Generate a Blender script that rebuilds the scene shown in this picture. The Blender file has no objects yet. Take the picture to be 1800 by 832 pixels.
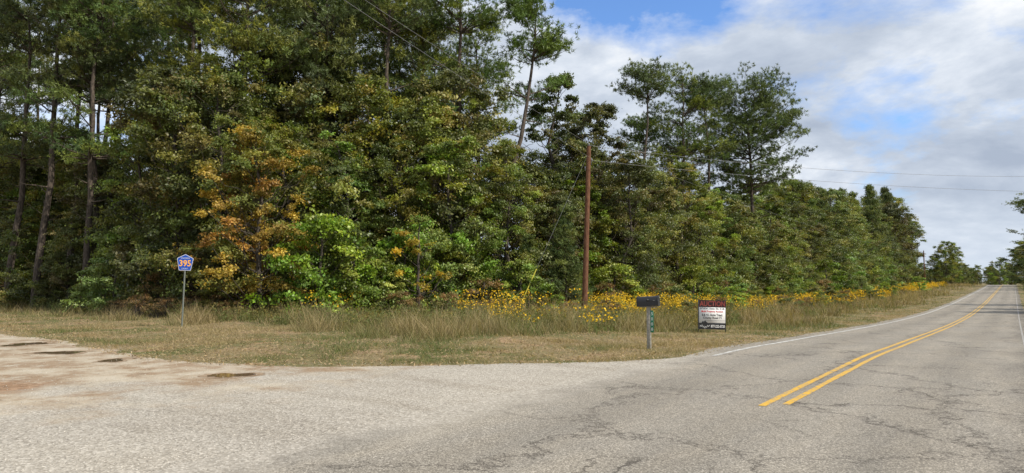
import bpy, math, numpy as np
from mathutils import Vector
sc=bpy.context.scene
COL=sc.collection
A=math.radians(35.9); SA,CA=math.sin(A),math.cos(A)
def TS(x,y): return x*SA+y*CA, x*CA-y*SA
def XY(t,s): return t*SA+s*CA, t*CA-s*SA
# ---------- terrain profile
_t=np.arange(-300,4001,1.0)
_k=np.array([(-300,0),(19,0),(30,-.28),(45,-.58),(65,-.78),(96,-.68),(130,-.32),(174,.14),(205,.55),(240,1.0),(265,.98),(340,.3),(420,0),(4001,0)])
_z=np.interp(_t,_k[:,0],_k[:,1])
_g=np.exp(-.5*(np.arange(-20,21)/5.)**2); _g/=_g.sum()
_z=np.convolve(np.pad(_z,20,mode='edge'),_g,'valid')
_m=np.clip((_t-16)/6,0,1); _z=_z*_m*_m*(3-2*_m)
def zt(t): return np.interp(t,_t,_z)
def GZ(x,y): return float(zt(TS(x,y)[0]))
EDGE=-6.25; REDGE=.62
TB=np.array([(-90,8.2),(-60,8.4),(-26.9,8.5),(-23.1,8.8),(-19.2,8.3),(-16.2,7.9),(-14.2,8.1),(-12.7,8.5),(-10.3,10.2),(-7.9,12.4),(-7.0,13.4),(-6.4,14.6),(-5.9,16.2)])
def tb(s): return np.interp(s,TB[:,0],TB[:,1])
def vn(x,y,scale,seed=0):
    r=np.random.default_rng(seed).random((256,256))
    x=np.asarray(x,float)*scale; y=np.asarray(y,float)*scale
    xi=np.floor(x).astype(int); yi=np.floor(y).astype(int); fx=x-xi; fy=y-yi
    fx=fx*fx*(3-2*fx); fy=fy*fy*(3-2*fy)
    g=lambda a,b:r[a%256,b%256]
    return (g(xi,yi)*(1-fx)+g(xi+1,yi)*fx)*(1-fy)+(g(xi,yi+1)*(1-fx)+g(xi+1,yi+1)*fx)*fy
def dpave(t,s):
    t=np.asarray(t,float); s=np.asarray(s,float)
    dl=np.minimum(EDGE-s, t-tb(s)); dr=s-REDGE
    return np.where(s<-3,dl,dr)
# ---------- mesh helpers
def npmesh(name,V,F,C=None,mats=(),midx=None,smooth=False):
    V=np.asarray(V,float); F=np.asarray(F,int); k=F.shape[1]
    me=bpy.data.meshes.new(name)
    me.vertices.add(len(V)); me.vertices.foreach_set("co",V.ravel())
    me.loops.add(F.size); me.loops.foreach_set("vertex_index",F.ravel())
    me.polygons.add(len(F)); me.polygons.foreach_set("loop_start",np.arange(len(F))*k)
    if midx is not None: me.polygons.foreach_set("material_index",np.asarray(midx,int))
    me.update(calc_edges=True)
    if smooth: me.polygons.foreach_set("use_smooth",np.ones(len(F),bool))
    if C is not None:
        a=me.color_attributes.new("Col",'FLOAT_COLOR','POINT')
        C=np.asarray(C,float); 
        if C.shape[1]==3: C=np.hstack([C,np.ones((len(C),1))])
        a.data.foreach_set("color",C.ravel())
    for m in mats: me.materials.append(m)
    return me
def obj(name,data,parent=None,loc=(0,0,0),rot=(0,0,0),**kw):
    o=bpy.data.objects.new(name,data); COL.objects.link(o)
    o.location=loc; o.rotation_euler=rot
    if parent: o.parent=parent
    for k,v in kw.items(): o[k]=v
    return o
def root(name,label,cat,loc,rot=(0,0,0),group=None):
    o=obj(name,None,None,loc,rot,label=label,category=cat); o.empty_display_size=.3
    if group: o["group"]=group
    return o
def tube(P,R,n=6):
    P=np.asarray(P,float); R=np.broadcast_to(np.asarray(R,float),(len(P),))
    T=np.gradient(P,axis=0); T/=np.linalg.norm(T,axis=1)[:,None]+1e-9
    d=P[-1]-P[0]; ref=np.array([1,0,0.]) if abs(d[2])>.7*np.linalg.norm(d) else np.array([0,0,1.])
    U=np.cross(T,ref); U/=np.linalg.norm(U,axis=1)[:,None]+1e-9; W=np.cross(T,U)
    a=np.arange(n)*2*math.pi/n
    V=(P[:,None]+R[:,None,None]*(np.cos(a)[None,:,None]*U[:,None]+np.sin(a)[None,:,None]*W[:,None])).reshape(-1,3)
    m=len(P); i=np.arange(m-1)[:,None]*n; j=np.arange(n)[None]; j2=(j+1)%n
    F=np.stack([i+j,i+j2,i+n+j2,i+n+j],-1).reshape(-1,4)
    return V,F
def join(parts):
    Vs,Fs=[],[];o=0
    for V,F in parts: Vs.append(V);Fs.append(F+o);o+=len(V)
    return np.vstack(Vs),np.vstack(Fs)
def box(cx,cy,cz,sx,sy,sz):
    v=np.array([(x,y,z) for x in(-.5,.5) for y in(-.5,.5) for z in(-.5,.5)])*[sx,sy,sz]+[cx,cy,cz]
    f=np.array([(0,1,3,2),(4,6,7,5),(0,4,5,1),(2,3,7,6),(0,2,6,4),(1,5,7,3)])
    return v,f
def bevel(o,w=.004,seg=2):
    m=o.modifiers.new("b",'BEVEL'); m.width=w; m.segments=seg; m.limit_method='ANGLE'; return o
# ---------- material helpers
class NT:
    def __init__(s,name):
        s.m=bpy.data.materials.new(name); s.m.use_nodes=True; s.t=s.m.node_tree; s.t.nodes.clear()
        s.out=s.t.nodes.new('ShaderNodeOutputMaterial')
    def n(s,ty,**p):
        x=s.t.nodes.new(ty)
        for k,v in p.items(): setattr(x,k,v)
        return x
    def set(s,sock,v):
        if isinstance(v,bpy.types.NodeSocket): s.t.links.new(v,sock)
        elif isinstance(v,(tuple,list)) and sock.type=='RGBA' and len(v)==3: sock.default_value=(*v,1)
        else: sock.default_value=v
    def noise(s,vec,scale,detail=4,rough=.55,dist=0,out=0):
        x=s.n('ShaderNodeTexNoise'); s.set(x.inputs['Vector'],vec) if vec is not None else 0
        x.inputs['Scale'].default_value=scale;x.inputs['Detail'].default_value=detail;x.inputs['Roughness'].default_value=rough;x.inputs['Distortion'].default_value=dist
        return x.outputs[out]
    def vor(s,vec,scale,feat='F1',out='Distance'):
        x=s.n('ShaderNodeTexVoronoi',feature=feat); s.set(x.inputs['Vector'],vec); x.inputs['Scale'].default_value=scale
        return x.outputs[out]
    def ramp(s,f,stops,interp='LINEAR'):
        x=s.n('ShaderNodeValToRGB'); s.set(x.inputs[0],f); e=x.color_ramp.elements; x.color_ramp.interpolation=interp
        while len(e)<len(stops): e.new(.5)
        for i,(p,c) in enumerate(stops):
            e[i].position=p; e[i].color=(c,c,c,1) if isinstance(c,(int,float)) else (*c,1)
        return x.outputs[0]
    def mix(s,f,a,b,bl='MIX'):
        x=s.n('ShaderNodeMix',data_type='RGBA',blend_type=bl); s.set(x.inputs[0],f); s.set(x.inputs[6],a); s.set(x.inputs[7],b); return x.outputs[2]
    def ma(s,op,a,b=0.,c=0.,clamp=False):
        x=s.n('ShaderNodeMath',operation=op,use_clamp=clamp); s.set(x.inputs[0],a); s.set(x.inputs[1],b); s.set(x.inputs[2],c); return x.outputs[0]
    def vm(s,op,a,b):
        x=s.n('ShaderNodeVectorMath',operation=op); s.set(x.inputs[0],a); s.set(x.inputs[1],b); return x.outputs[0]
    def obj(s): return s.n('ShaderNodeTexCoord').outputs['Object']
    def sep(s,v): x=s.n('ShaderNodeSeparateXYZ'); s.set(x.inputs[0],v); return x.outputs
    def attr(s,name='Col'): return s.n('ShaderNodeAttribute',attribute_name=name).outputs['Color']
    def bsdf(s,col,rough=.8,spec=.3,metal=0.,bump=None,bs=.5,bd=.01):
        x=s.n('ShaderNodeBsdfPrincipled'); s.set(x.inputs['Base Color'],col); s.set(x.inputs['Roughness'],rough); s.set(x.inputs['Metallic'],metal)
        x.inputs['Specular IOR Level'].default_value=spec
        if bump is not None:
            b=s.n('ShaderNodeBump'); s.set(b.inputs['Height'],bump); b.inputs['Strength'].default_value=bs; b.inputs['Distance'].default_value=bd
            s.t.links.new(b.outputs[0],x.inputs['Normal'])
        return x.outputs[0]
    def fin(s,sh): s.t.links.new(sh,s.out.inputs[0]); return s.m
def simple(name,col,rough=.6,spec=.3,metal=0.,var=.15,sc_=12):
    n=NT(name); f=n.noise(n.obj(),sc_,5)
    c=n.mix(n.ramp(f,[(.3,0.),(.7,1.)]),tuple(x*(1-var) for x in col),tuple(min(1,x*(1+var)) for x in col))
    return n.fin(n.bsdf(c,rough,spec,metal))
def leafmat(name,trans=.35,rough=.5,spec=.35,vary=True):
    n=NT(name); c=n.attr(); r=n.n('ShaderNodeObjectInfo').outputs['Random']
    if vary:
        hs=n.n('ShaderNodeHueSaturation'); n.set(hs.inputs['Color'],c)
        n.set(hs.inputs['Value'],n.ma('MULTIPLY_ADD',r,.65,.70)); n.set(hs.inputs['Hue'],n.ma('MULTIPLY_ADD',n.ma('FRACT',n.ma('MULTIPLY',r,7.3)),.036,.474))
        n.set(hs.inputs['Saturation'],n.ma('MULTIPLY_ADD',n.ma('FRACT',n.ma('MULTIPLY',r,13.7)),.25,.88)); c=hs.outputs[0]
    b=n.bsdf(c,rough,spec); tr=n.n('ShaderNodeBsdfTranslucent'); n.set(tr.inputs[0],n.mix(1.,c,(1.4,1.4,.55),'MULTIPLY'))
    mx=n.n('ShaderNodeMixShader'); mx.inputs[0].default_value=trans; n.t.links.new(b,mx.inputs[1]); n.t.links.new(tr.outputs[0],mx.inputs[2])
    return n.fin(mx.outputs[0])
M_leaf=leafmat("leaf",.28,.45,.4); M_aut=leafmat("autumn_leaf",.3,.5,.3,False); M_needle=leafmat("needle",.15,.5); M_grass=leafmat("grass_blade",.3,.7,.2,False); M_flower=leafmat("petal",.2,.8,.1,False)
def barkmat(name,a,b):
    n=NT(name); o=n.obj(); v=n.vm('MULTIPLY',o,(9,9,2.)); f=n.noise(v,1.6,6,.65)
    c=n.mix(n.ramp(f,[(.35,0.),(.65,1.)]),a,b); return n.fin(n.bsdf(c,.9,.15,bump=f,bs=.9,bd=.03))
M_bark=barkmat("bark",(.035,.028,.022),(.13,.11,.09)); M_pbark=barkmat("pine_bark",(.035,.028,.023),(.15,.12,.095))
# ---------- ground materials (object coords: x=s, y=t)
def gravelcol(n,o):
    st=n.sep(n.vor(o,46,out='Color'))[0]
    sp=n.ramp(st,[(0.,(.14,.122,.10)),(.35,(.32,.288,.242)),(.78,(.46,.42,.36)),(1.,(.72,.67,.59))])
    big=n.noise(o,.35,4); c=n.mix(n.ramp(big,[(.35,0.),(.65,1.)]),(.43,.385,.315),(.33,.295,.245))
    c=n.mix(.52,c,sp)
    sm=n.ramp(n.noise(o,14,5,.7),[(.35,.75),(.5,1.),(.68,1.15)]); return n.mix(.8,c,n.mix(1.,c,sm,'MULTIPLY'))
n=NT("asphalt_road"); o=n.obj(); X=n.sep(o)
st=n.sep(n.vor(o,80,out='Color'))[0]
sp=n.ramp(st,[(0.,(.145,.130,.108)),(.4,(.24,.216,.18)),(.75,(.31,.28,.234)),(1.,(.48,.44,.375))])
big=n.noise(o,.22,5,.6); med=n.noise(n.vm('MULTIPLY',o,(1.2,.25,1)),1.3,5,.6)
c=n.mix(n.ramp(big,[(.3,0.),(.7,.7)]),sp,n.mix(1.,sp,(.78,.77,.76),'MULTIPLY'))
c=n.mix(n.ramp(med,[(.4,0.),(.75,.75)]),c,n.mix(1.,c,(1.25,1.21,1.14),'MULTIPLY'))
w=n.ma('ABSOLUTE',n.ma('SINE',n.ma('MULTIPLY_ADD',X[0],1.9,.5)))
c=n.mix(n.ma('MULTIPLY',n.ma('MULTIPLY',w,w),n.ma('MULTIPLY',n.noise(n.vm('MULTIPLY',o,(1,.12,1)),.9,4),.8)),c,n.mix(1.,c,(.60,.60,.60),'MULTIPLY'))
rl=n.ramp(n.ma('ADD',n.ma('MULTIPLY',X[0],.3),n.noise(n.vm('MULTIPLY',o,(1,.2,1)),1.1,5,.65)),[(.36,0.),(.66,.75)])
c=n.mix(rl,c,n.mix(1.,c,(.66,.65,.65),'MULTIPLY'))
wn=n.noise(o,1.5,8,.74,out=1); wv=n.vm('MULTIPLY',n.vm('SUBTRACT',wn,(.5,.5,.5)),(1.9,1.9,0)); oc=n.vm('ADD',o,wv)
e1=n.vor(oc,.36,'DISTANCE_TO_EDGE'); m1=n.ramp(n.noise(o,.4,3),[(.30,0.),(.38,1.)])
k1=n.ma('MULTIPLY',n.ramp(e1,[(.0020,1.),(.0058,0.)]),m1)
e2=n.vor(n.vm('ADD',o,n.vm('MULTIPLY',wv,(.5,.5,0))),1.1,'DISTANCE_TO_EDGE'); m2=n.ramp(n.ma('ADD',n.noise(n.vm('ADD',o,(7,3,0)),.35,3),n.ma('MULTIPLY',X[0],.012)),[(.49,0.),(.56,1.)])
k2=n.ma('MULTIPLY',n.ramp(e2,[(.003,.7),(.011,0.)]),m2)
kk=n.ma('MAXIMUM',k1,k2)
halo=n.ma('MULTIPLY',n.ramp(e1,[(.0,1.),(.03,0.)]),m1)
c=n.mix(n.ma('MULTIPLY',halo,.25),c,(.13,.115,.10))
c=n.mix(kk,c,(.045,.037,.03))
g=gravelcol(n,o); en=n.noise(o,1.1,5,.6)
ef=n.ma('ADD',n.ma('MULTIPLY',X[0],-1.),n.ma('MULTIPLY',en,1.8)); ed=n.ramp(n.ma('MULTIPLY_ADD',ef,.5,-3.1),[(0.,0.),(.4,.9)])
ed=n.ma('MULTIPLY',ed,n.ramp(n.ma('MULTIPLY',X[1],.04),[(.55,1.),(.75,.25)]))
c=n.mix(ed,c,g)
h=n.ma('SUBTRACT',n.ma('MULTIPLY',n.vor(o,80),.8),kk)
M_road=n.fin(n.bsdf(c,.85,.25,bump=h,bs=.4,bd=.007))
n=NT("gravel_apron"); o=n.obj(); X=n.sep(o)
g=gravelcol(n,o)
g2=n.mix(n.ramp(n.noise(n.vm('MULTIPLY',o,(.35,1.4,1)),.9,5),[(.45,0.),(.7,.7)]),g,n.mix(1.,g,(.74,.71,.67),'MULTIPLY'))
mud=n.ramp(n.noise(o,.75,7,.68),[(.38,(.46,.40,.31)),(.48,(.38,.31,.225)),(.57,(.25,.165,.095)),(.68,(.43,.38,.30))])
mud=n.mix(.35,mud,n.mix(1.,mud,n.ramp(n.noise(o,22,5,.7),[(.3,.4),(.7,1.6)]),'MULTIPLY'))
sf=n.ma('ADD',n.ma('MULTIPLY',X[0],-.095),n.ma('MULTIPLY',n.noise(n.vm('ADD',o,(3,9,0)),.4,6,.65),1.5))
mf=n.ramp(n.ma('SUBTRACT',sf,1.6),[(.08,0.),(.32,.92)])
c=n.mix(mf,g2,mud)
# reddish wet clay patch near the road mouth
cx_=n.ma('ADD',X[0],13.6); cy_=n.ma('SUBTRACT',X[1],4.3); rr=n.ma('SQRT',n.ma('ADD',n.ma('MULTIPLY',n.ma('MULTIPLY',cx_,cx_),.45),n.ma('MULTIPLY',n.ma('MULTIPLY',cy_,cy_),.9)))
rr=n.ma('ADD',rr,n.ma('MULTIPLY',n.noise(o,1.6,7,.7),1.7)); c=n.mix(n.ramp(n.ma('MULTIPLY',rr,.4),[(.50,.85),(.66,0.)]),c,n.mix(n.ramp(n.noise(o,6,6,.7),[(.4,0.),(.6,1.)]),(.17,.095,.05),(.36,.23,.14)))
crk=n.vor(n.vm('ADD',o,n.vm('MULTIPLY',n.vm('SUBTRACT',n.noise(o,1.2,6,out=1),(.5,.5,.5)),(1.5,1.5,0))),.25,'DISTANCE_TO_EDGE')
c=n.mix(n.ramp(crk,[(.001,.4),(.004,0.)]),c,(.08,.07,.06))
M_apron=n.fin(n.bsdf(c,.9,.2,bump=n.vor(o,46),bs=.65,bd=.012))
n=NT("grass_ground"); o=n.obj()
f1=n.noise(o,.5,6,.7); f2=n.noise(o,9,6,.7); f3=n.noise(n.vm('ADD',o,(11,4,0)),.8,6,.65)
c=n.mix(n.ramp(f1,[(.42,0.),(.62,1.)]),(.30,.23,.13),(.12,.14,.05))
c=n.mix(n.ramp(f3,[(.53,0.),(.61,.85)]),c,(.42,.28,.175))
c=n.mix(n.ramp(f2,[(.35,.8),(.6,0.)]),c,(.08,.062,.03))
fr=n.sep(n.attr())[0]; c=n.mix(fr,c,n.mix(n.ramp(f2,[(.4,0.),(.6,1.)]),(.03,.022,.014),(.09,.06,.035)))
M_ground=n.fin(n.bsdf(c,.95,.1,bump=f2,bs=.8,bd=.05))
def paint(name,col,wear,base=(.23,.21,.185)):
    n=NT(name); o=n.obj(); st=n.sep(n.vor(o,80,out='Color'))[0]
    f=n.noise(o,5,6,.7); k=n.ramp(n.ma('MULTIPLY_ADD',st,.3,f),[(wear,0.),(wear+.1,1.)])
    c=n.mix(n.noise(o,2,4),tuple(x*.8 for x in col),col); c=n.mix(k,c,base)
    return n.fin(n.bsdf(c,.7,.3))
M_yel=paint("yellow_paint",(.66,.39,.05),.70); M_wht=paint("white_paint",(.68,.67,.63),.64); M_wht2=paint("worn_white_paint",(.45,.44,.41),.56)
# ---------- ground sheet + roads
tl=np.concatenate([np.linspace(-3000,-60,12)[:-1],np.arange(-60,280,1.),np.linspace(280,500,23),np.linspace(540,3600,20)])
sl=np.concatenate([np.linspace(-3000,-90,12)[:-1],np.arange(-90,-30,2.),np.arange(-30,-6,.5),[-6,-3,0,REDGE,2,3,4,6,8,12,20,40,90],np.linspace(150,3000,10)])
FX=np.array([(-80,70),(-34,50),(-24,41),(-16,36.5),(-3,39),(6,46),(16.2,60),(37.9,90),(81,150),(112,193)])
def yfront(x): return np.where(x>112,400,np.interp(x,FX[:,0],FX[:,1]))
def bumpz(t,s):
    d=dpave(t,s); return np.clip((d-.4)/2.5,0,1)*((vn(s,t,.5,3)-.55)*.10+(vn(s,t,.15,4)-.5)*.2)*(t<400)
S,T=np.meshgrid(sl,tl)
Z=zt(T)+bumpz(T,S)
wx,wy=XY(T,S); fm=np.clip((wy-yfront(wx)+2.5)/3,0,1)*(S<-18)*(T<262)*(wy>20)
V=np.stack([S,T,Z],-1).reshape(-1,3); nr,ncc=S.shape
i=np.arange(nr-1)[:,None]*ncc; j=np.arange(ncc-1)[None]
F=np.stack([i+j,i+j+1,i+ncc+j+1,i+ncc+j],-1).reshape(-1,4)
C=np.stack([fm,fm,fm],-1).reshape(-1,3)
RZ=(0,0,-A)
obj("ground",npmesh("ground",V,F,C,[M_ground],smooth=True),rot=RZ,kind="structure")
def gzx(x,y):
    t,s=TS(x,y); return zt(t)+bumpz(t,s)
def strip(name,s0,s1,t0,t1,dz,mat,wob=0,seed=0):
    tt=np.array([t for t in tl if t0<t<t1]); tt=np.concatenate([[t0],tt,[t1]])
    if wob: tt=np.unique(np.concatenate([tt,np.arange(max(t0,-20),min(t1,60),.25)]))
    a=np.full(len(tt),float(s0))+(vn(tt,tt*0,.8,seed)-.5)*wob+(vn(tt,tt*0,3.1,seed+1)-.5)*wob*.5
    b=np.full(len(tt),float(s1))+(vn(tt,tt*0,.8,seed+2)-.5)*wob+(vn(tt,tt*0,3.1,seed+3)-.5)*wob*.5
    z=zt(tt)+dz; n_=len(tt)
    V=np.vstack([np.stack([a,tt,z],1),np.stack([b,tt,z],1)]); k=np.arange(n_-1)
    F=np.stack([k,k+n_,k+n_+1,k+1],1)
    return obj(name,npmesh(name,V,F,None,[mat]),rot=RZ,kind="structure")
strip("road",EDGE,REDGE,-60,500,.010,M_road,.22,20)
strip("road_marking",-5.74,-5.63,15.8,330,.015,M_wht)
strip("road_marking",.16,.22,-60,330,.015,M_wht2)
strip("road_marking",-2.92,-2.82,9.8,330,.015,M_yel,.012,5)
strip("road_marking",-2.68,-2.58,10.1,330,.015,M_yel,.012,9)
ss=np.arange(-90,-5.4,.2); tt=tb(ss)+(vn(ss,ss*0,.9,31)-.5)*.5+(vn(ss,ss*0,3.3,32)-.5)*.25
t0=np.interp(ss,[-90,-14,-6],[-2,-2.5,-12]); m_=len(ss)
V=np.vstack([np.stack([ss,t0,0*ss+.005],1),np.stack([ss,tt,0*ss+.005],1)]); k=np.arange(m_-1)
obj("side_road",npmesh("side_road",V,np.stack([k,k+1,k+1+m_,k+m_],1),None,[M_apron]),rot=RZ,kind="structure")
n=NT("muddy_water"); M_pud=n.fin(n.bsdf((.15,.10,.06),.06,.5))
n=NT("wet_mud"); M_wet=n.fin(n.bsdf(n.mix(n.ramp(n.noise(n.obj(),5,6,.7),[(.35,0.),(.65,1.)]),(.19,.12,.07),(.36,.27,.18)),.6,.3,bump=n.noise(n.obj(),25,4),bs=.4,bd=.01))
for (x,y,rx,ry) in [(-13.4,19.2,.42,.5),(-10.9,16.9,.42,.4),(-8.7,15.2,.26,.26),(-5.15,12.8,.34,.3)]:
    for nm,sc_,z,mt in(("mud",1.4,.008,M_wet),("puddle",1,.011,M_pud)):
        a=np.linspace(0,2*math.pi,72,endpoint=False); r=1+.22*np.sin(2*a+x)+.16*np.sin(3*a+y)+.11*np.sin(5*a+x*y)+.06*np.sin(9*a+x)+.05*np.sin(14*a)
        V=np.vstack([[[0,0,0]],np.stack([np.cos(a)*r*rx*sc_,np.sin(a)*r*ry*sc_,0*a],1)])
        F=np.array([(0,q+1,(q+1)%72+1) for q in range(72)])
        obj(nm,npmesh(nm,V,F,None,[mt]),loc=(x,y,z),kind="structure")
# ---------- tree generators
def nrm(v): return v/(np.linalg.norm(v,axis=-1,keepdims=True)+1e-9)
def leaves(rng,c,dirn,L,W,up=.5):
    N=len(c); nn=nrm(dirn*.5+np.array([0,0,up])+rng.normal(0,.6,(N,3)))
    tg=nrm(np.cross(nn,rng.normal(size=(N,3)))); bt=np.cross(nn,tg)
    L=L*rng.uniform(.65,1.25,(N,1)); W=W*rng.uniform(.7,1.2,(N,1))
    V=np.stack([c-tg*L/2,c+bt*W/2-tg*L*.05,c+tg*L/2-nn*L*.12,c-bt*W/2-tg*L*.05],1).reshape(-1,3)
    return V,np.arange(N*4).reshape(-1,4)
def wood_limb(a,b,r0,r1,rng,sag=.15):
    a=np.array(a,float);b=np.array(b,float);L=np.linalg.norm(b-a)
    u=np.linspace(0,1,5)[:,None]; P=a+(b-a)*u; P[:,2]+=-np.sin(u[:,0]*math.pi)*sag*L; P[1:-1]+=rng.normal(0,.05*L,(3,3))
    return tube(P,np.linspace(r0,r1,5),5)
def decid(seed,H,R,base,nc,nl,pal,ls=.19,tr=None,crs=(.18,.38),bushy=False,bare=0,blocks=None):
    rng=np.random.default_rng(seed); tr=tr or H*.011+.03
    zz=np.linspace(0,H*.93,9); wx=np.cumsum(rng.normal(0,.016*H,(9,2)),0); wx-=wx[0]
    P=np.c_[wx,zz]; R_=tr*(1-zz/H)**.8+.015; R_[0]*=1.35
    wood=[tube(P,R_,8)]; LV=[];LC=[];ph=rng.uniform(0,6)
    for q in range(nc+bare):
        g=rng.random()**.9; z=(base+(.98-base)*g)*H
        prof=min(1,(g+(.6 if bushy else .3))/.5)*max(0,1-g**2.1)**.5+.08
        a=rng.uniform(0,2*math.pi); rr=R*prof*rng.uniform(.15,1)**.5*(1+.3*math.sin(2*a+ph+z*.6)+.18*math.sin(5*a+z*1.3))
        tx=np.interp(z,zz,P[:,0]);ty=np.interp(z,zz,P[:,1])
        c=np.array([tx+rr*math.cos(a),ty+rr*math.sin(a),z]); z0=max(.12*H*min(1,base*5),z-rr*.75-.2*rng.random()*H*.2)
        z0=max(z0,.05)
        wood.append(wood_limb((np.interp(z0,zz,P[:,0]),np.interp(z0,zz,P[:,1]),z0),c,max(.012,tr*.32*(1-.7*g)),.01,rng,.08))
        if q>=nc: continue
        cr=R*rng.uniform(*crs)*(1-.3*g); N=int(nl*rng.uniform(.4,1.6))
        out=np.array([math.cos(a),math.sin(a),.1]); nT=rng.integers(6,11)
        td=nrm(rng.normal(size=(nT,3))*[1,1,.5]+out*.45); tl_=cr*rng.uniform(.55,1.45,nT)
        kk_=rng.integers(0,nT,N); u=rng.random(N)**.65
        pts=td[kk_]*(tl_[kk_]*u)[:,None]+rng.normal(0,1,(N,3))*[1,1,.5]*(.06+.12*cr); pts[:,2]-=u**2*.2*cr
        pts+=c; v,f=leaves(rng,pts,td[kk_],ls,ls*.6)
        pc_=np.array(pal[rng.integers(len(pal))])*rng.uniform(.7,1.3)
        tcol=rng.uniform(.75,1.3,nT)[kk_][:,None]
        col=pc_*tcol*rng.uniform(.75,1.3,(N,1))*(1+rng.normal(0,.05,(N,3)))
        LV.append(v);LC.append(np.repeat(np.clip(col,0.004,1),4,0))
    LV=np.vstack(LV);LC=np.vstack(LC); LV[:,2]=np.maximum(LV[:,2],.03)
    return join(wood),(LV,np.arange(len(LV)).reshape(-1,4),LC)
def pine(seed,H,R,base,nb,ncl,nn_,cone=False,pal=((.055,.095,.028),),nl=.28,dead=8,lean=0,nt_=8,rnd=False):
    rng=np.random.default_rng(seed); tr=H*.0085+.03
    zz=np.linspace(0,H,10); wx=np.cumsum(rng.normal(0,.007*H,(10,2)),0); wx-=wx[0]; wx[:,0]+=lean*(zz/H)**1.3
    P=np.c_[wx,zz]; wood=[tube(P,tr*(1-zz/H)**.7+.015,8)]; TC=[];TD=[];CC=[]
    levels=np.sort(rng.random(max(5,nb//6)))
    for q in range(nb+dead):
        g=rng.random() if (cone or rnd) else float(np.clip(levels[rng.integers(len(levels))]**(.7)+rng.normal(0,.012),0,1)); isd=q>=nb
        z=(base+(1-base)*g)*H*.985 if not isd else H*rng.uniform(base*.5,base)
        if rnd: pf=max(0,1-(abs(g-.42)/.62)**2.2)**.5+.12
        else: pf=(max(0,1-g**3.2))**.5*min(1,(g+.3)/.55)+.16
        L=R*((1-g)*.95+.07 if cone else pf)*rng.uniform(.4,1.12)
        if isd: L=R*rng.uniform(.2,.5)
        a=rng.uniform(0,2*math.pi); el=math.radians(rng.uniform(-8,18)+g*22)
        s0=np.array([np.interp(z,zz,P[:,0]),np.interp(z,zz,P[:,1]),z]); d0=np.array([math.cos(a)*math.cos(el),math.sin(a)*math.cos(el),math.sin(el)])
        u=np.linspace(0,1,5)[:,None]; B=s0+d0*L*u+np.array([0,0,1])*(u**2)*L*.12+rng.normal(0,.03*L,(5,3))*u
        wood.append(tube(B,np.linspace(max(.014,tr*.3*(1-.6*g)),.010,5),5))
        if isd: continue
        pal_=np.array(pal[rng.integers(len(pal))])*rng.uniform(.75,1.3)
        k=max(2,int(ncl*(L/R)*rng.uniform(.8,1.3))); uu=rng.uniform(.2 if cone else .42,1.0,k); uu[0]=1.
        side=np.array([-math.sin(a),math.cos(a),0]); off=rng.normal(0,1,k)*L*.24*(1.2-.7*uu)
        c=s0+d0*L*uu[:,None]+np.array([0,0,1])*(uu[:,None]**2)*L*.12+side*off[:,None]+np.array([0,0,.1])
        if not cone:
            for ci in c[1:]:
                b0=s0+d0*L*max(.2,np.dot(ci-s0,d0)/L-.2); wood.append(tube(np.array([b0,(b0+ci)/2+[0,0,.03],ci]),[.014,.01,.007],4))
        cs=np.repeat(c,nt_,0)+rng.normal(0,1,(k*nt_,3))*[.36,.36,.17]*(.8 if cone else 1.)
        TC.append(cs);TD.append(nrm(np.repeat(d0[None],k*nt_,0)*.7+rng.normal(0,.4,(k*nt_,3))+[0,0,.7])); CC.append(np.repeat(pal_[None]*rng.uniform(.8,1.25,(k,1)),nt_,0))
    TC=np.vstack(TC);TD=np.vstack(TD);CC=np.vstack(CC); K=len(TC)
    c=np.repeat(TC,nn_,0); d=nrm(rng.normal(size=(K*nn_,3))+np.repeat(TD,nn_,0)*.8); c=c+rng.normal(0,.05,c.shape)
    L=nl*rng.uniform(.7,1.2,(len(c),1)); pr=nrm(np.cross(d,rng.normal(size=d.shape)))*.026
    V=np.stack([c-pr,c+pr,c+d*L],1).reshape(-1,3); V[:,2]=np.maximum(V[:,2],.03)
    col=np.repeat(CC,nn_,0)*rng.uniform(.7,1.3,(len(c),1))
    return join(wood),(V,np.arange(len(V)).reshape(-1,3),np.repeat(col,3,0))
def P_(l,k): return [(min(1,a*k*1.12),min(1,b*k),min(1,c*k*.85)) for a,b,c in l]
G1=P_([(.072,.100,.026),(.060,.090,.024),(.110,.125,.033),(.060,.082,.028),(.100,.103,.03)],1.75)
G2=P_([(.05,.076,.026),(.062,.084,.03),(.048,.072,.022),(.082,.087,.032)],1.5)
G3=P_([(.09,.145,.03),(.075,.13,.03),(.12,.165,.04)],1.65)
AU=[(.36,.24,.05),(.31,.23,.05),(.34,.19,.045),(.20,.20,.05),(.42,.30,.055),(.14,.17,.045),(.16,.18,.045),(.38,.27,.05),(.15,.16,.04),(.22,.21,.05)]
YL=[(.48,.35,.045),(.40,.31,.05),(.20,.22,.05),(.16,.2,.05)]
PN=P_([(.055,.092,.028),(.07,.105,.03),(.045,.075,.027)],1.5)
PY=P_([(.10,.13,.03),(.085,.115,.03)],1.65)
RU=P_([(.15,.10,.05),(.14,.105,.055),(.1,.1,.035)],1.4)
kinds={}
def reg(key,data,name,label,cat,lm,bm):
    (wv,wf),(lv,lf,lc)=data
    kinds[key]=(npmesh("trunk",wv,wf,None,[bm],smooth=True),npmesh("crown",lv,lf,lc,[lm]),name,label,cat)
reg('oak1',decid(1,15,4.3,.05,120,330,G1),"oak_tree","leafy green oak with branches reaching low at the wood edge","tree",M_leaf,M_bark)
reg('oak2',decid(2,13,3.6,.04,105,310,G1+G2),"oak_tree","dense dark green oak standing at the wood edge","tree",M_leaf,M_bark)
reg('oak3',decid(3,16,4.0,.10,115,320,G1+G2),"oak_tree","tall oak with olive green crown among other trees","tree",M_leaf,M_bark)
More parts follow.
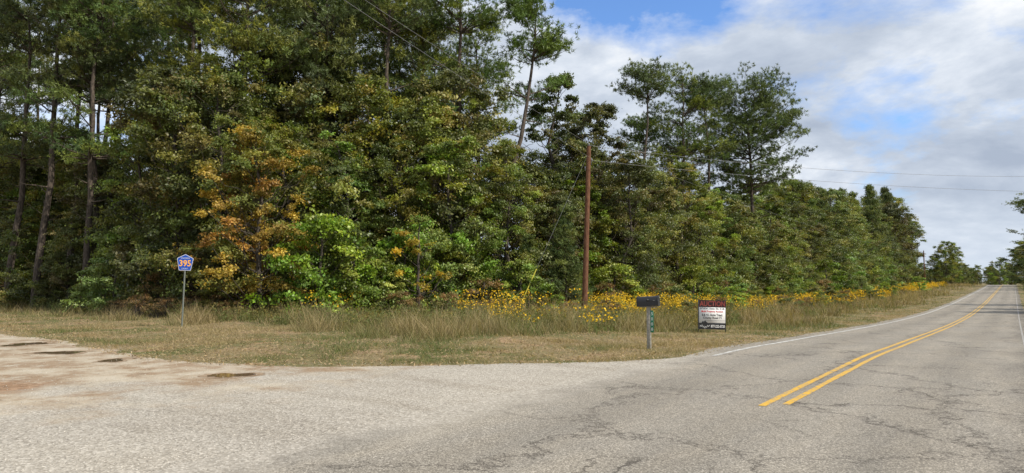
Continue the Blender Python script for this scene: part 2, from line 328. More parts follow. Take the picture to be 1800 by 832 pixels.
reg('oak4',decid(4,12,3.3,.03,100,300,G1+G3),"sweetgum_tree","young sweetgum with yellowing green leaves down to the ground","tree",M_leaf,M_bark)
reg('oak5',decid(8,14,2.9,.06,95,300,G3+G1,ls=.15),"elm_tree","slim bright green tree with fine airy foliage","tree",M_leaf,M_bark)
reg('gum',decid(5,17,2.7,.25,95,250,G2,ls=.19,crs=(.2,.36),bare=15),"oak_tree","slender tall tree with sparse dark crown above the wood","tree",M_leaf,M_bark)
reg('autumn',decid(6,10.5,2.6,.10,95,230,AU,ls=.16),"maple_tree","small green maple with patches turning orange and yellow","tree",M_aut,M_bark)
reg('yellow',decid(7,5.5,1.3,.3,22,130,YL,ls=.15),"hickory_tree","small young tree with bright yellow leaves","tree",M_aut,M_bark)
reg('pineA',pine(11,24,4.1,.50,68,6,13,pal=PN+PY),"pine_tree","tall loblolly pine with bare trunk and rounded crown","tree",M_needle,M_pbark)
reg('pineB',pine(12,24,3.7,.60,52,6,13,pal=PN),"pine_tree","tall slender pine with a high open crown","tree",M_needle,M_pbark)
reg('pineC',pine(13,25,3.9,.40,80,6,13,pal=PN+PY),"pine_tree","tall pine with long crown and dark furrowed trunk","tree",M_needle,M_pbark)
reg('pineL',pine(14,21.5,2.8,.60,48,5,13,pal=PN,lean=2.6,dead=12),"pine_tree","thin pine leaning sideways with crown high above","tree",M_needle,M_pbark)
reg('pineD',pine(15,23.5,4.9,.50,150,7,13,pal=PN,rnd=True),"pine_tree","broad old pine with full rounded dark green crown","tree",M_needle,M_pbark)
reg('cone1',pine(16,10,2.6,.03,130,3,12,cone=True,pal=PN+PY,nl=.26,dead=0),"pine_tree","young cone shaped pine with branches down to the ground","tree",M_needle,M_pbark)
reg('cone2',pine(17,18,4.0,.05,230,4,11,cone=True,pal=PN+PY,nl=.36,dead=0),"pine_tree","dense full pine at the edge of the roadside wood","tree",M_needle,M_pbark)
shr={}
def regs(key,data,label,bm=M_bark,lm=M_leaf):
    (wv,wf),(lv,lf,lc)=data
    V,F=join([(wv,wf),(lv,lf)]); C=np.vstack([np.full((len(wv),3),.05),lc])
    shr[key]=(npmesh("shrub",V,F,C,[bm,lm],midx=np.r_[np.zeros(len(wf),int),np.ones(len(lf),int)]),label)
regs('s1',decid(21,2.6,1.5,.03,34,200,G1,ls=.12,bushy=True,crs=(.25,.45)),"dense green shrub at the foot of the trees")
regs('s2',decid(22,3.6,1.6,.03,38,200,G3,ls=.14,bushy=True,crs=(.25,.45)),"bright green vine covered shrub beside the trees")
regs('s3',decid(23,2.0,1.3,.03,26,150,G2+RU,ls=.10,bushy=True,crs=(.25,.45),bare=14),"brownish green bramble thicket under the trees",lm=M_aut)
regs('s4',decid(24,1.5,1.1,.02,12,60,RU,ls=.08,bushy=True,crs=(.3,.4),bare=60),"bare twiggy brown brush at the wood edge",lm=M_aut)
rng=np.random.default_rng(77); ntree=0
def tree(key,x,y,s=1,rz=None,group="trees of the roadside wood",sz=None):
    global ntree; ntree+=1
    tm,cm,name,label,cat=kinds[key]
    r=root(name,label,cat,(x,y,GZ(x,y)-.05),(0,0,rng.uniform(0,6.28) if rz is None else rz),group)
    r.scale=(s,s,sz or s*rng.uniform(.95,1.05))
    obj("trunk",tm,r); obj("crown",cm,r)
def shrub(key,x,y,s=1):
    m,l=shr[key]; o=obj("shrub",m,None,(x,y,GZ(x,y)-.04),(0,0,rng.uniform(0,6.28)),label=l,category="shrub",group="undergrowth along the wood edge"); o.scale=(s,s,s*rng.uniform(.85,1.2))
HH={'oak1':15,'oak2':13,'oak3':16,'oak4':12,'oak5':14,'gum':17,'pineA':24,'pineB':24,'pineC':25,'pineD':23.5,'cone1':10,'cone2':18}
def T_(key,x,y,h,**k): tree(key,x,y,h/HH[key],**k)
P=FX[2:].copy(); seg=np.linalg.norm(np.diff(P,axis=0),axis=1); cum=np.r_[0,np.cumsum(seg)]; Ltot=cum[-1]
def along(d):
    x=np.interp(d,cum,P[:,0]);y=np.interp(d,cum,P[:,1]); x2=np.interp(min(d+.5,Ltot),cum,P[:,0]);y2=np.interp(min(d+.5,Ltot),cum,P[:,1])
    x1=np.interp(d-.5,cum,P[:,0]);y1=np.interp(d-.5,cum,P[:,1]); tx,ty=x2-x1,y2-y1; l=math.hypot(tx,ty); return x,y,-ty/l,tx/l
def rowh(x,row):
    hs=[(-24,(14,16,16.5)),(-17,(15.5,18,18)),(-10,(13.5,15.5,16)),(-2,(12.5,15.5,16)),(4,(10.5,12.5,13.5)),(20,(11.5,13,14)),(37,(12.5,13.5,14.5)),(50,(15,16.5,17)),(70,(17.5,19,19)),(112,(22,23,23))]
    return np.interp(x,[h[0] for h in hs],[h[1][row] for h in hs])
for row,(off,sp) in enumerate([(1.5,3.7),(5.5,4.6),(11,5.6)]):
    dd=rng.uniform(0,2)
    while dd<Ltot:
        x,y,nx,ny=along(dd); far=x>45
        k=rng.uniform(-1,1)*.9; px,py=x+nx*(off+k),y+ny*(off+k); h=rowh(x,row)*(rng.uniform(.74,1.14) if not far else rng.uniform(.68,1.18))
        if far: key=rng.choice(['cone2','oak2','cone2','oak1','oak5'] if x>62 else ['oak1','oak3','cone2','oak5'])
        else: key=rng.choice(['oak1','oak2','oak4','oak3','oak5'] if row==0 else ['oak1','oak3','oak2'])
        T_(key,px,py,h); dd+=sp*rng.uniform(.8,1.25)*(1 if x<30 else 1.35 if x<70 else 1.7)*(1 if row<2 else 1.2)
for (x,y,h,k) in [(-22,48,26,'pineC'),(-17.5,44,25,'pineA'),(-14,48,26,'pineC'),(-11.5,44,23,'pineA'),(-8.6,43.5,24,'pineC'),(-6.2,48,25,'pineA'),(-4.2,45.5,24,'pineC'),(-2.6,52,22,'pineA'),(-19,55,27,'pineC'),(-9.5,54,26,'pineC'),(-25,53,26,'pineA'),(-13,60,27,'pineA'),(-20.5,43.5,23,'pineC'),(-7,62,25,'pineC'),
                  (13.0,67,22.5,'pineB'),(16.4,69,23.5,'pineA'),(20.4,71,23.6,'pineB'),(14.2,75,20,'pineB'),(18.2,78,20,'pineA')]: T_(k,x,y,h)
tree('pineD',26.4,75,1.0); tree('pineL',-.9,45,1.0,rz=0)
T_('gum',3.2,51,18.3); T_('gum',6.8,54,17); T_('gum',5.2,58,16.5)
for (x,y,h,k) in [(-31,45,24,'pineC'),(-30.2,47.5,23,'pineB'),(-27.5,46,22,'pineA'),(-35,48,24,'pineC'),(-33,54,25,'pineA'),(-39,52,24,'pineC'),(-37,60,25,'pineC'),(-43,58,25,'pineA'),(-29,58,25,'pineB'),(-45,66,25,'pineC'),(-34,66,25,'pineA'),(-26.5,43,22,'pineC'),(-48,62,25,'pineC')]: T_(k,x,y,h)
for q in range(28):
    x=rng.uniform(-56,-24); y=56+rng.uniform(0,14)-.15*(x+24); T_(rng.choice(['oak1','oak2','oak3']),x,y,rng.uniform(10,16.5))
for (x,y,h) in [(-27,47,11),(-38,54,12),(-33.5,50,9),(-31,52,12),(-36,50,8),(-41,56,13),(-29,45,6.5)]: T_('oak2',x,y,h)
tree('autumn',-12.0,33.8,.98,rz=1.0); tree('autumn',-13.6,35.4,.8,rz=3.0); tree('yellow',-4.9,35.4,1.0,rz=2)
tree('cone1',3.2,41.8,.66); tree('cone1',1.0,41.0,.5); tree('cone1',-9,34.5,.35)
dd=0
while dd<Ltot:
    x,y,nx,ny=along(dd); o_=rng.uniform(-1.6,1.0); s=rng.uniform(.6,1.2)*(1 if x<40 else 1.5)
    shrub(rng.choice(['s1','s1','s3','s2','s3','s4']),x+nx*o_,y+ny*o_,s); dd+=rng.uniform(.9,1.9)*(1 if x<40 else 2.4)
for q in range(22):
    d=rng.uniform(0,60); x,y,nx,ny=along(d); o_=rng.uniform(3,12); shrub('s1',x+nx*o_,y+ny*o_,rng.uniform(1,1.6))
for (x,y,s) in [(-9.2,33.6,1.35),(-7.8,34.2,1.1),(-10.2,33.9,1.0),(-6.5,35,.9),(.4,39,1.0)]: shrub('s2',x,y,s)
for q in range(40):
    x=rng.uniform(-50,-24); shrub(rng.choice(['s1','s3','s4','s3','s1']),x,42+.5*(-24-x)*rng.uniform(.6,1)+rng.uniform(0,8),rng.uniform(.7,1.6))
for q in range(60):
    t=rng.uniform(30,150); s=rng.uniform(-20.5,-14); x,y=XY(t,s); shrub(rng.choice(['s1','s3','s3','s1','s4','s2']),x,y,rng.uniform(.25,.55)*(1+t/150))
for q in range(60):
    x=rng.uniform(-21,3); y=float(yfront(x))-rng.uniform(1.5,4.5); shrub(rng.choice(['s3','s4','s4','s4']),x,y,rng.uniform(.35,.85))
for (t,s,k,h,w) in [(213,3.6,'pineC',23,1.45),(222,3.3,'oak2',12.5,1.7),(178,9,'oak1',15,1),(196,6.4,'oak1',12,1),(250,3.6,'oak1',12,1.2),(285,3.2,'oak2',13,1.2),(150,13,'pineC',22,1),(72,13,'oak1',15,1),(80,12,'oak3',14,1),(93,14,'pineA',19,1),(64,15,'oak2',13,1)]:
    x,y=XY(t,s); h_=h/HH[k]; tree(k,x,y,h_*w,sz=h_,group="trees on the opposite roadside")
for (x,y,k,h) in [(157,250,'oak1',16.5),(161,254,'oak3',15),(153.5,252,'oak2',12),(166,262,'oak1',11)]: T_(k,x,y,h,group="trees beyond the field")
for q in range(46):
    r=rng.uniform(.585,.735); y=rng.uniform(400,520); T_(rng.choice(['oak1','oak2','oak4','oak3']),r*y,y,rng.uniform(9,14)*(1.0 if rng.random()<.8 else 1.3),group="distant trees on the horizon")
# ---------- grasses
rng=np.random.default_rng(9)
def sample(N,y0,y1,r0=-.8,r1=.80):
    Y=np.exp(rng.uniform(math.log(y0),math.log(y1),N)); X=rng.uniform(r0,r1,N)*Y; return X,Y
def blades(bx,by,bz,h,w,lean,col):
    N=len(bx); a=rng.uniform(0,2*math.pi,N); b=rng.uniform(0,2*math.pi,N)
    base=np.stack([bx,by,bz],1); p=np.stack([np.cos(a),np.sin(a),0*a],1)*w[:,None]/2; l=np.stack([np.cos(b),np.sin(b),0*b],1)*(lean*h)[:,None]
    tip=base+l+np.array([0,0,1])*h[:,None]
    V=np.stack([base-p,base+p,tip],1).reshape(-1,3); return V,np.arange(3*N).reshape(-1,3),np.repeat(col,3,0)
X_,Y_=sample(130000,12,230); t,s=TS(X_,Y_); d=dpave(t,s)
ok=(d>.02)&(Y_<yfront(X_)+1.5)&((s<-5)|(t>20))&(s<14)&(t<262)
ok&=~((t<tb(s))&(s<-5.5))
X_,Y_,t,s,d=[q[ok] for q in(X_,Y_,t,s,d)]
pn=vn(X_,Y_,.45,50); pn2=vn(X_,Y_,1.3,51); pn3=vn(X_,Y_,.2,52); pn4=vn(X_,Y_,.9,53)
dc=np.interp(t,[14,24,34],[7.0,4.8,3.0])
g=np.clip((d-dc+(pn-.5)*8)/2.8,0,1); g=g*g*(3-2*g)
Hs=.03+.11*pn2*pn4+np.clip(d,0,1)*.03; Ht=(.08+.95*(pn*pn4)**1.2+.18*pn2)*np.interp(t,[10,25,60],[.95,.95,1.3]); Hh=Hs*(1-g)+Ht*g
keep=(rng.random(len(d))<np.where(g<.3,np.clip(1.9*pn2*pn4+.06,0,1)*np.clip(.3+d*1.2,0,1),.22+.75*pn4))
X_,Y_,t,s,d,g,Hh,pn,pn2,pn3,pn4=[q[keep] for q in(X_,Y_,t,s,d,g,Hh,pn,pn2,pn3,pn4)]
K=9; R=lambda a:np.repeat(a,K)
sp=.05+.06*R(g)+.0025*R(Y_); bx=R(X_)+rng.normal(0,1,len(X_)*K)*sp; by=R(Y_)+rng.normal(0,1,len(X_)*K)*sp
dst=R(Y_); w=(.008+.007*R(g))*np.clip(dst/18,.8,5)
h=R(Hh*rng.uniform(.35,1.7,len(Hh)))*rng.uniform(.4,1.25,len(bx)); lean=rng.uniform(.05,1.0,len(bx))*(1.6-.5*R(g))
straw=np.array([.38,.295,.165]); grn=np.array([.12,.165,.05]); olive=np.array([.21,.19,.08]); rust=np.array([.27,.17,.09])
gm=np.clip((pn-.42)*4+(pn2-.5)*2.2,0,1); base=straw*(1-gm[:,None])+grn*gm[:,None]
tm=np.clip((pn3-.45)*3+(pn4-.4),0,1)[:,None]; tallc=olive*(1-tm)+grn*tm; rm=(np.clip((t-20)/10,.25,1)*np.clip((pn2-.35)*3,0,1)*.8)[:,None]; tallc=tallc*(1-rm)+rust*rm
tc=np.clip((pn4-.42)*4,0,1)[:,None]*np.where(X_<-2,.95,.75)[:,None]; tallc=tallc*(1-tc)+straw*tc
colt=base*(1-g[:,None])+tallc*g[:,None]
col=np.repeat(colt*rng.uniform(.55,1.25,(len(colt),1)),K,0)*rng.uniform(.6,1.3,(len(bx),1)); mixs=(rng.random(len(bx))<.18)[:,None]; col=np.where(mixs,straw*rng.uniform(.7,1.2,(len(bx),1)),col)
rv=R((s>0)*1.)[:,None]>0; col=np.where(rv,grn*1.15*rng.uniform(.6,1.3,(len(bx),1)),col)
V,F,C=blades(bx,by,gzx(bx,by)-.01,h,w,lean,np.clip(col,0,1))
obj("grass",npmesh("grass",V,F,C,[M_grass]),kind="stuff",label="mown verge and tall weedy grass along the road",category="grass")
X_,Y_=sample(50000,12,60); t,s=TS(X_,Y_); d=dpave(t,s); ok=(d>-.3)&(d<9)&(s<-5)&(Y_<yfront(X_)); X_,Y_=X_[ok],Y_[ok]; N=len(X_)
c=np.stack([X_,Y_,gzx(X_,Y_)+rng.uniform(.012,.06,N)],1); v,f=leaves(rng,c,np.zeros((N,3)),.10,.02,up=1.2)
col=np.array([.42,.31,.19])*rng.uniform(.3,1.3,(N,1)); obj("leaf_litter",npmesh("leaf_litter",v,f,np.repeat(col,4,0),[M_grass]),kind="stuff",label="dry straw and fallen leaves scattered on the verge",category="leaf litter")
X_,Y_=sample(34000,5.5,30); t,s=TS(X_,Y_); d=dpave(t,s); pr=np.exp(-np.abs(d)/.5)+.3*(d<0)*(s<-5.9); ok=(rng.random(len(d))<pr)&(s<-5.3)&(d<1.0); X_,Y_=X_[ok],Y_[ok];N=len(X_)
r=rng.uniform(.004,.012,N); oc=np.array([(1,0,0),(-1,0,0),(0,1,0),(0,-1,0),(0,0,1)],float); jit=rng.uniform(.6,1.3,(N,5,1))
V=(np.stack([X_,Y_,0*X_+.008],1)[:,None]+oc[None]*jit*r[:,None,None]).reshape(-1,3); bf=np.array([(0,2,4),(2,1,4),(1,3,4),(3,0,4)]); F=(np.arange(N)[:,None,None]*5+bf[None]).reshape(-1,3)
C=np.repeat(np.array([.42,.385,.33])*rng.uniform(.5,1.4,(N,1)),5,0)
n=NT("stone"); M_stone=n.fin(n.bsdf(n.attr(),.85,.2)); obj("gravel",npmesh("gravel",V,F,C,[M_stone]),kind="stuff",label="loose grey gravel stones on the side road",category="gravel")
# wildflowers and weeds
def flowers(X_,Y_,hm,gc=(.14,.17,.055),fc=(.76,.48,.03),leafy=24,fs=.09,nf=17):
    N=len(X_); z=gzx(X_,Y_); H=hm*rng.uniform(.4,1.3,N)
    K=5; bx=np.repeat(X_,K)+rng.normal(0,.1,N*K);by=np.repeat(Y_,K)+rng.normal(0,.1,N*K);hh=np.repeat(H,K)*rng.uniform(.6,1,N*K)
    G=np.array(gc)
    v1,f1,c1=blades(bx,by,np.repeat(z,K),hh,np.full(N*K,.022),np.full(N*K,.15),G*rng.uniform(.7,1.2,(N*K,1)))
    cv=rng.uniform(.6,1.3,(N,1))
    K2=leafy; c=np.stack([np.repeat(X_,K2),np.repeat(Y_,K2),np.repeat(z,K2)],1)+np.stack([rng.normal(0,.15,N*K2),rng.normal(0,.15,N*K2),np.repeat(H,K2)*rng.uniform(.1,.95,N*K2)],1)
    v2,f2=leaves(rng,c,np.zeros((N*K2,3)),.11,.04); c2=np.repeat(G*np.repeat(cv,K2,0)*rng.uniform(.7,1.3,(N*K2,1)),4,0)
    if fc is None: return (v1,f1,c1),(v2,f2,c2),None
    K3=nf; c=np.stack([np.repeat(X_,K3),np.repeat(Y_,K3),np.repeat(z,K3)],1)+np.stack([rng.normal(0,.17,N*K3),rng.normal(0,.17,N*K3),np.repeat(H,K3)*rng.uniform(.6,1.12,N*K3)],1)
    ff=np.repeat(np.clip(Y_/45,1,1.8),K3)[:,None]
    v3,f3=leaves(rng,c,np.tile([0,-.4,0],(N*K3,1)),fs*ff,fs*.85*ff,up=.6); c3=np.repeat(np.array(fc)*rng.uniform(.6,1.15,(N*K3,1)),4,0)
    return (v1,f1,c1),(v2,f2,c2),(v3,f3,c3)
px=[];py=[]
def addf(x,y): px.append(x);py.append(y)
def cl(x,y): return vn(x,y,.5,60)*.6+vn(x,y,1.4,64)*.4
N=3600; x=rng.uniform(-1,13,N); y=rng.uniform(31,49,N); ok=(cl(x,y)>.49)&(y<yfront(x)-.8)&(TS(x,y)[1]<-14.5)&(rng.random(N)<.6); addf(x[ok],y[ok])
x=rng.uniform(-9,1,600); y=rng.uniform(30,36,600); ok=(cl(x,y)>.61); addf(x[ok],y[ok])
t=rng.uniform(44,215,2400); s=rng.uniform(-20,-14,2400); x,y=XY(t,s); ok=(vn(x,y,.12,62)*.5+vn(x,y,.45,66)*.5>.56); addf(x[ok],y[ok])
x=rng.uniform(.5,4,8); y=rng.uniform(22,27,8); addf(x,y)
px=np.concatenate(px);py=np.concatenate(py); a,b,c=flowers(px,py,1.10)
V,F=join([b[:2],c[:2]]); 
obj("wildflowers",npmesh("wildflowers",V,F,np.vstack([b[2],c[2]]),[M_flower]),kind="stuff",label="tall yellow wildflowers in front of the trees",category="wildflowers")
X_,Y_=sample(16000,22,170); t,s=TS(X_,Y_); d=dpave(t,s); ok=(Y_<yfront(X_)+.5)&(s<-9)&(d>np.interp(t,[14,30],[9,4.5]))&(vn(X_,Y_,.4,70)*.7+vn(X_,Y_,1.1,71)*.5+.02*d>.57)&(t<250)
a2,b2,_=flowers(X_[ok],Y_[ok],.68,gc=(.125,.15,.05),fc=None,leafy=26)
hue=vn(X_[ok],Y_[ok],.5,73)[:,None]; q_=np.clip((hue-.45)*4,0,1)
cc=b2[2]*np.repeat(np.repeat((1-q_)*np.array([[1,1,1]])+q_*np.array([[2.0,1.3,1.2]]),26,0),4,0)
V1,F1=join([a[:2],a2[:2]])
obj("weeds",npmesh("weeds",V1,F1,np.vstack([a[2],a2[2]]),[M_grass]),kind="stuff",label="green weed stalks among the wildflowers",category="weeds")
obj("leafy_weeds",npmesh("leafy_weeds",b2[0],b2[1],np.clip(cc,0,1),[M_grass]),kind="stuff",label="mixed green and rusty leafy weeds before the wood",category="weeds")
# ---------- text
def text(body,w,h,cx,cz,y,mat,parent,off=.0,name="lettering"):
    cu=bpy.data.curves.new("t",'FONT'); cu.body=body; cu.size=1; cu.offset=off; cu.resolution_u=3
    o=bpy.data.objects.new("t",cu); COL.objects.link(o); bpy.context.view_layer.update()
    me=bpy.data.meshes.new_from_object(o.evaluated_get(bpy.context.evaluated_depsgraph_get())); bpy.data.objects.remove(o)
    co=np.empty(len(me.vertices)*3); me.vertices.foreach_get("co",co); co=co.reshape(-1,3); mn=co.min(0);mx=co.max(0)
    q=np.empty_like(co); q[:,0]=(co[:,0]-(mn[0]+mx[0])/2)/(mx[0]-mn[0])*w+cx; q[:,2]=(co[:,1]-(mn[1]+mx[1])/2)/(mx[1]-mn[1])*h+cz; q[:,1]=y
    me.vertices.foreach_set("co",q.ravel()); me.update(); me.materials.clear(); me.materials.append(mat)
    return obj(name,me,parent)
def poly(name,pts,y,mat,parent,th=0):
    V=np.array([(p[0],y,p[1]) for p in pts]); me=bpy.data.meshes.new(name); n_=len(pts)
    if th:
        V2=V.copy(); V2[:,1]+=th; fs=[list(range(n_)),list(range(2*n_-1,n_-1,-1))]+[[i,i+n_,(i+1)%n_+n_,(i+1)%n_] for i in range(n_)]
        me.from_pydata(np.vstack([V,V2]).tolist(),[],fs)
    else: me.from_pydata(V.tolist(),[],[list(range(n_))])
    me.materials.append(mat); me.update(); return obj(name,me,parent)
M_blue=simple("sign_blue",(.012,.075,.42),.4,.4,var=.08); M_white=simple("sign_white",(.72,.72,.70),.5,var=.05,sc_=3); M_sy=simple("sign_yellow",(.90,.42,.05),.5,var=.05)
M_black=simple("black_enamel",(.015,.015,.016),.35,.5,var=.2); M_hdr=simple("header_black",(.025,.012,.012),.5,.3,var=.2); M_red=simple("sign_red",(.5,.02,.02),.5,var=.05); M_red2=simple("header_red",(.24,.05,.04),.5,var=.05); M_steel=simple("galvanised_steel",(.22,.24,.21),.5,.5,.5)
M_postw=simple("weathered_wood",(.30,.28,.235),.8,.2,var=.35,sc_=18); M_green=simple("plate_green",(.02,.17,.09),.4,.4,var=.1); M_pole=barkmat("pole_wood",(.10,.045,.027),(.21,.105,.06)); M_wire=simple("wire_metal",(.2,.2,.2),.5,.4,.3)
M_guard=simple("guard_yellow",(.62,.56,.08),.6); M_cer=simple("porcelain",(.3,.3,.32),.3,.5)
r=root("road_sign","blue pentagon county route sign 395 on a thin steel post","road sign",(-12.9,27.2,GZ(-12.9,27.2)),(0,math.radians(1.2),math.radians(12)))
prof=[(-.028,0),(-.028,.03),(-.012,.03),(-.012,.006),(.012,.006),(.012,.03),(.028,.03),(.028,0)]
V=np.array([(a,b,z) for z in(-.1,2.72) for a,b in prof]); F=[[i,(i+1)%8,(i+1)%8+8,i+8] for i in range(8)]
obj("post",npmesh("post",V,np.array(F),None,[M_steel]),r)
def pent(k,z0=2.17,h=.64,w=.30): 
    c=z0+h*.47; return [((x*w)*k,c+(z0+y*h-c)*k) for x,y in[(-.74,.03),(-.66,0),(.66,0),(.74,.03),(1,.72),(.97,.77),(.06,1),(-.06,1),(-.97,.77),(-1,.72)]]
poly("panel",pent(1),-.012,M_blue,r,.006); poly("border",pent(.985),-.0145,M_white,r); poly("panel_face",pent(.93),-.017,M_blue,r)
text("CHAMBERS",.32,.05,0,2.66,-.020,M_white,r,.0); text("395",.42,.25,0,2.46,-.020,M_sy,r,.02); text("COUNTY",.24,.05,0,2.25,-.020,M_white,r,.0)
mx,my=3.54,18.0
r=root("mailbox","black metal mailbox on a weathered wooden post","mailbox",(mx,my,0),(0,0,math.radians(-24)))
o=obj("post",npmesh("post",*join([box(0,0,.5,.098,.098,1.14),box(-.01,0,1.072,.44,.16,.03)]),None,[M_postw]),r); bevel(o,.006)
a=np.linspace(0,math.pi,15); arc=[(-.115,0)]+[(-.115*math.cos(q),.13+.125*math.sin(q)) for q in a]+[(.115,0)]
def arch(x0,x1,k=1.,dz=0):
    L=[(x0,p[0]*k,p[1]*k+dz) for p in arc]+[(x1,p[0]*k,p[1]*k+dz) for p in arc]; n_=len(arc)
    me=bpy.data.meshes.new("b"); me.from_pydata(L,[],[list(range(n_)),list(range(2*n_-1,n_-1,-1))]+[[i,i+n_,(i+1)%n_+n_,(i+1)%n_] for i in range(n_)]); me.update(); me.materials.append(M_black)
    import bmesh; b=bmesh.new(); b.from_mesh(me); bmesh.ops.recalc_face_normals(b,faces=b.faces); b.to_mesh(me); b.free(); return me
bo=obj("body",arch(-.27,.25),r,(0,0,1.09),(0,math.radians(-3),0)); bevel(bo,.004)
dr=obj("door",arch(.252,.275,1.06,-.004),bo); bevel(dr,.004); obj("rim",arch(-.285,-.272,1.05,-.003),bo)
obj("handle",npmesh("handle",*box(.287,0,.21,.02,.03,.04),None,[M_steel]),bo)
obj("flag",npmesh("flag",*join([box(.1,-.122,.14,.17,.006,.018),box(.0,-.122,.155,.05,.006,.05)]),None,[M_black]),bo)
pl=obj("number_plate",npmesh("number_plate",*box(.095,-.054,.70,.085,.006,.56),None,[M_green]),r); bevel(pl,.002)
for i_,ch in enumerate("5108"): text(ch,.046 if ch!="1" else .02,.08,.095,.90-.132*i_,-.0595,M_white,r,.0)
ax,ay=7.55,26.3; az=GZ(ax,ay)
r=root("auction_sign","black and white land auction sign board on two stakes","sign",(ax,ay,az),(0,math.radians(1.5),math.radians(4)))
for sx in(-.525,.525):
    o=obj("post",npmesh("post",*box(sx,.02,.58,.03,.03,1.3),None,[M_black]),r); bevel(o,.003)
obj("panel",npmesh("panel",*box(0,-.01,.66,1.05,.012,1.10),None,[M_white]),r)
def rect(nm,x0,x1,z0,z1,y,m): return poly(nm,[(x0,z0),(x1,z0),(x1,z1),(x0,z1)],y,m,r)
rect("header",-.525,.525,.94,1.21,-.019,M_hdr); rect("footer",-.525,.525,.11,.35,-.019,M_black)
rect("border",-.525,-.512,.35,.94,-.019,M_black); rect("border",.512,.525,.35,.94,-.019,M_black)
text("AUCTION",.98,.20,0,1.075,-.022,M_red2,r,.02)
text("SATURDAY, October 25th, 10 A.M.",.96,.085,0,.885,-.019,M_black,r,.02)
text("Multi Property Auction",.84,.095,0,.775,-.019,M_red,r,.025)
text("6.6 +/- Acre Tract",.80,.095,0,.655,-.019,M_black,r,.03)
text("County Road 71",.72,.095,0,.535,-.019,M_black,r,.03)
text("877-222-0720",.54,.10,.22,.23,-.022,M_white,r,.02)
th=np.linspace(0,1,60); sq=np.stack([-.48+.38*th,0*th-.022,.21+.035*np.sin(th*34)+.03*np.sin(th*9)],1); v,f=tube(sq,.006,4); obj("logo",npmesh("logo",v,f,None,[M_white]),r)
poly("logo_emblem",[(-.42,.352),(-.36,.43),(-.33,.39),(-.28,.44),(-.18,.352)],-.0195,M_black,r)
rect("rule",-.3,.5,.44,.447,-.0185,M_black)
def upole(x,y,H,lean):
    z=GZ(x,y); r=root("utility_pole","brown wooden utility pole rising from the weeds","utility pole",(x,y,z),(0,lean,0),"utility poles along the road")
    zz=np.linspace(-.3,H,8); V,F=tube(np.c_[0*zz,0*zz,zz],np.linspace(.165,.12,8),14); obj("shaft",npmesh("shaft",V,F,None,[M_pole],smooth=True),r)
    a=np.arange(14)*2*math.pi/14; me=bpy.data.meshes.new("pole_cap"); me.from_pydata([(math.cos(q)*.121,math.sin(q)*.121,H+.001) for q in a],[],[list(range(14))]); me.materials.append(M_pole); obj("pole_top",me,r)
    for dx,dz in((0,.0),(.17,-.85),(-.16,-1.3)):
        p=np.array([(dx,0,H+dz-.06),(dx,0,H+dz+.02),(dx,0,H+dz+.03),(dx,0,H+dz+.10),(dx,0,H+dz+.11),(dx,0,H+dz+.18)]); V,F=tube(p,[.02,.02,.06,.05,.065,.02],10); obj("insulator",npmesh("insulator",V,F,None,[M_cer]),r)
    V,F=join([box(.12,0,H-.85,.16,.05,.05),box(-.12,0,H-1.3,.16,.05,.05)]); obj("bracket",npmesh("bracket",V,F,None,[M_steel]),r)
px_,py_=3.95,38.; z0=GZ(px_,py_); PH=9.25-z0; upole(px_,py_,PH,math.radians(1.9))
x2,y2=106.,178.; upole(x2,y2,9.3,0)
def wire(p0,p1,sag,rad=.014,label="thin overhead power line strung from a wooden pole"):
    u=np.linspace(0,1,40)[:,None]; P=np.array(p0)*(1-u)+np.array(p1)*u; P[:,2]-=(4*sag*u*(1-u))[:,0]
    V,F=tube(P,rad,5); obj("power_line",npmesh("power_line",V,F,None,[M_wire]),label=label,category="power line",group="overhead power lines")
tx=px_+.31; top=z0+PH+.15
wire((tx,38,top),(-16,-9,10.6),.4,.007); wire((tx+.2,38,top-.85),(-14.5,-9,9.9),.5,.007)
wire((tx,38,top-.1),(75,60,13.9),2.3,.009); wire((tx+.2,38,top-.95),(75,60,10.6),1.4,.009)
wire((tx,38,top),(x2,y2,GZ(x2,y2)+9.4),1.6,.006)
gx,gy=.1,37.6; u=np.linspace(0,1,3)[:,None]; g0=np.array([gx,gy,GZ(gx,gy)]); g1=np.array([tx-.05,38,top-.6])
r=root("guy_wire","slanting guy wire with a yellow plastic guard at its foot","guy wire",tuple(g0))
V,F=tube((g1-g0)*u,.010,5); obj("cable",npmesh("cable",V,F,None,[M_wire]),r)
V,F=tube((g1-g0)*u*.30,.03,8); obj("guard",npmesh("guard",V,F,None,[M_guard],smooth=True),r)
# ---------- light, world, camera
el=math.radians(44); azs=math.radians(118)
sd=Vector((math.sin(azs)*math.cos(el),math.cos(azs)*math.cos(el),math.sin(el)))
L=bpy.data.lights.new("sun",'SUN'); L.energy=5.0; L.angle=math.radians(.6); L.color=(1,.935,.82)
lo=bpy.data.objects.new("sun",L); COL.objects.link(lo); lo.rotation_euler=(-sd).to_track_quat('-Z','Y').to_euler()
W=bpy.data.worlds.new("World"); sc.world=W; W.use_nodes=True; nt=W.node_tree; nt.nodes.clear()
class WN(NT):
    def __init__(s,t): s.t=t
n=WN(nt); out=n.n('ShaderNodeOutputWorld'); bg=n.n('ShaderNodeBackground'); bg.inputs[1].default_value=.1
sky=n.n('ShaderNodeTexSky',sky_type='NISHITA'); sky.sun_disc=False; sky.sun_elevation=el; sky.sun_rotation=azs; sky.air_density=1.0; sky.dust_density=.6
g=n.n('ShaderNodeTexCoord').outputs['Generated']; X=n.sep(g)
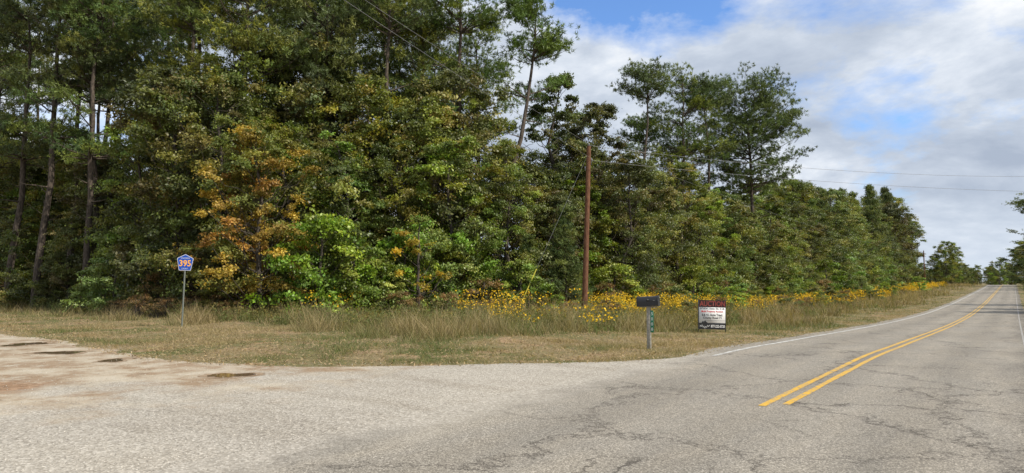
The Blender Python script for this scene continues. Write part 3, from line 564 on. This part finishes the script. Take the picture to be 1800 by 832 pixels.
zz=n.ma('ADD',n.ma('MAXIMUM',X[2],0.),.34); cb=n.n('ShaderNodeCombineXYZ'); n.set(cb.inputs[0],n.ma('DIVIDE',X[0],zz)); n.set(cb.inputs[1],n.ma('DIVIDE',X[1],zz)); n.set(cb.inputs[2],n.ma('MULTIPLY',X[2],1.5)); p=n.vm('ADD',cb.outputs[0],(3.1,1.7,0))
f=n.noise(p,2.0,9,.60,.15)
dx=n.ma('SUBTRACT',X[0],.17); dz=n.ma('SUBTRACT',X[2],.375); rr=n.ma('ADD',n.ma('MULTIPLY',n.ma('MULTIPLY',dx,dx),.75),n.ma('MULTIPLY',n.ma('MULTIPLY',dz,dz),2.6)); bl=n.ramp(rr,[(0.,.22),(.022,0.)],'EASE')
lowc=n.ramp(X[2],[(.14,.07),(.27,0.)])
f2=n.ma('ADD',n.ma('SUBTRACT',f,bl),lowc)
cov=n.ramp(f2,[(.30,0.),(.46,1.)])
sh=n.noise(n.vm('ADD',p,(.1,-.1,.12)),2.4,9,.6,.15)
big=n.noise(n.vm('ADD',p,(5,2,0)),.9,3,.5)
sh2=n.ma('ADD',n.ma('MULTIPLY',sh,.7),n.ma('MULTIPLY',big,.3))
cc=n.ramp(sh2,[(.38,(4.3,5.0,6.2)),(.48,(5.8,6.5,7.6)),(.55,(7.6,8.2,9.1)),(.62,(10.0,10.2,10.4))])
skc=n.mix(1.,sky.outputs[0],(1.2,1.6,2.15),'MULTIPLY')
c=n.mix(cov,skc,cc)
hz=n.ramp(X[2],[(0.,.7),(.14,0.)]); c=n.mix(hz,c,(6.2,7.1,8.3))
n.set(bg.inputs[0],c); nt.links.new(bg.outputs[0],out.inputs[0])
cam=bpy.data.cameras.new("camera"); co=bpy.data.objects.new("camera",cam); COL.objects.link(co)
co.location=(0,0,1.7); co.rotation_euler=(math.radians(90+3.81),0,0); cam.sensor_width=36; cam.lens=24.32; cam.clip_end=8000; cam.clip_start=.05
sc.camera=co
sc.view_settings.view_transform='Standard'; sc.view_settings.look='None'; sc.view_settings.exposure=0
print("TREES",ntree)
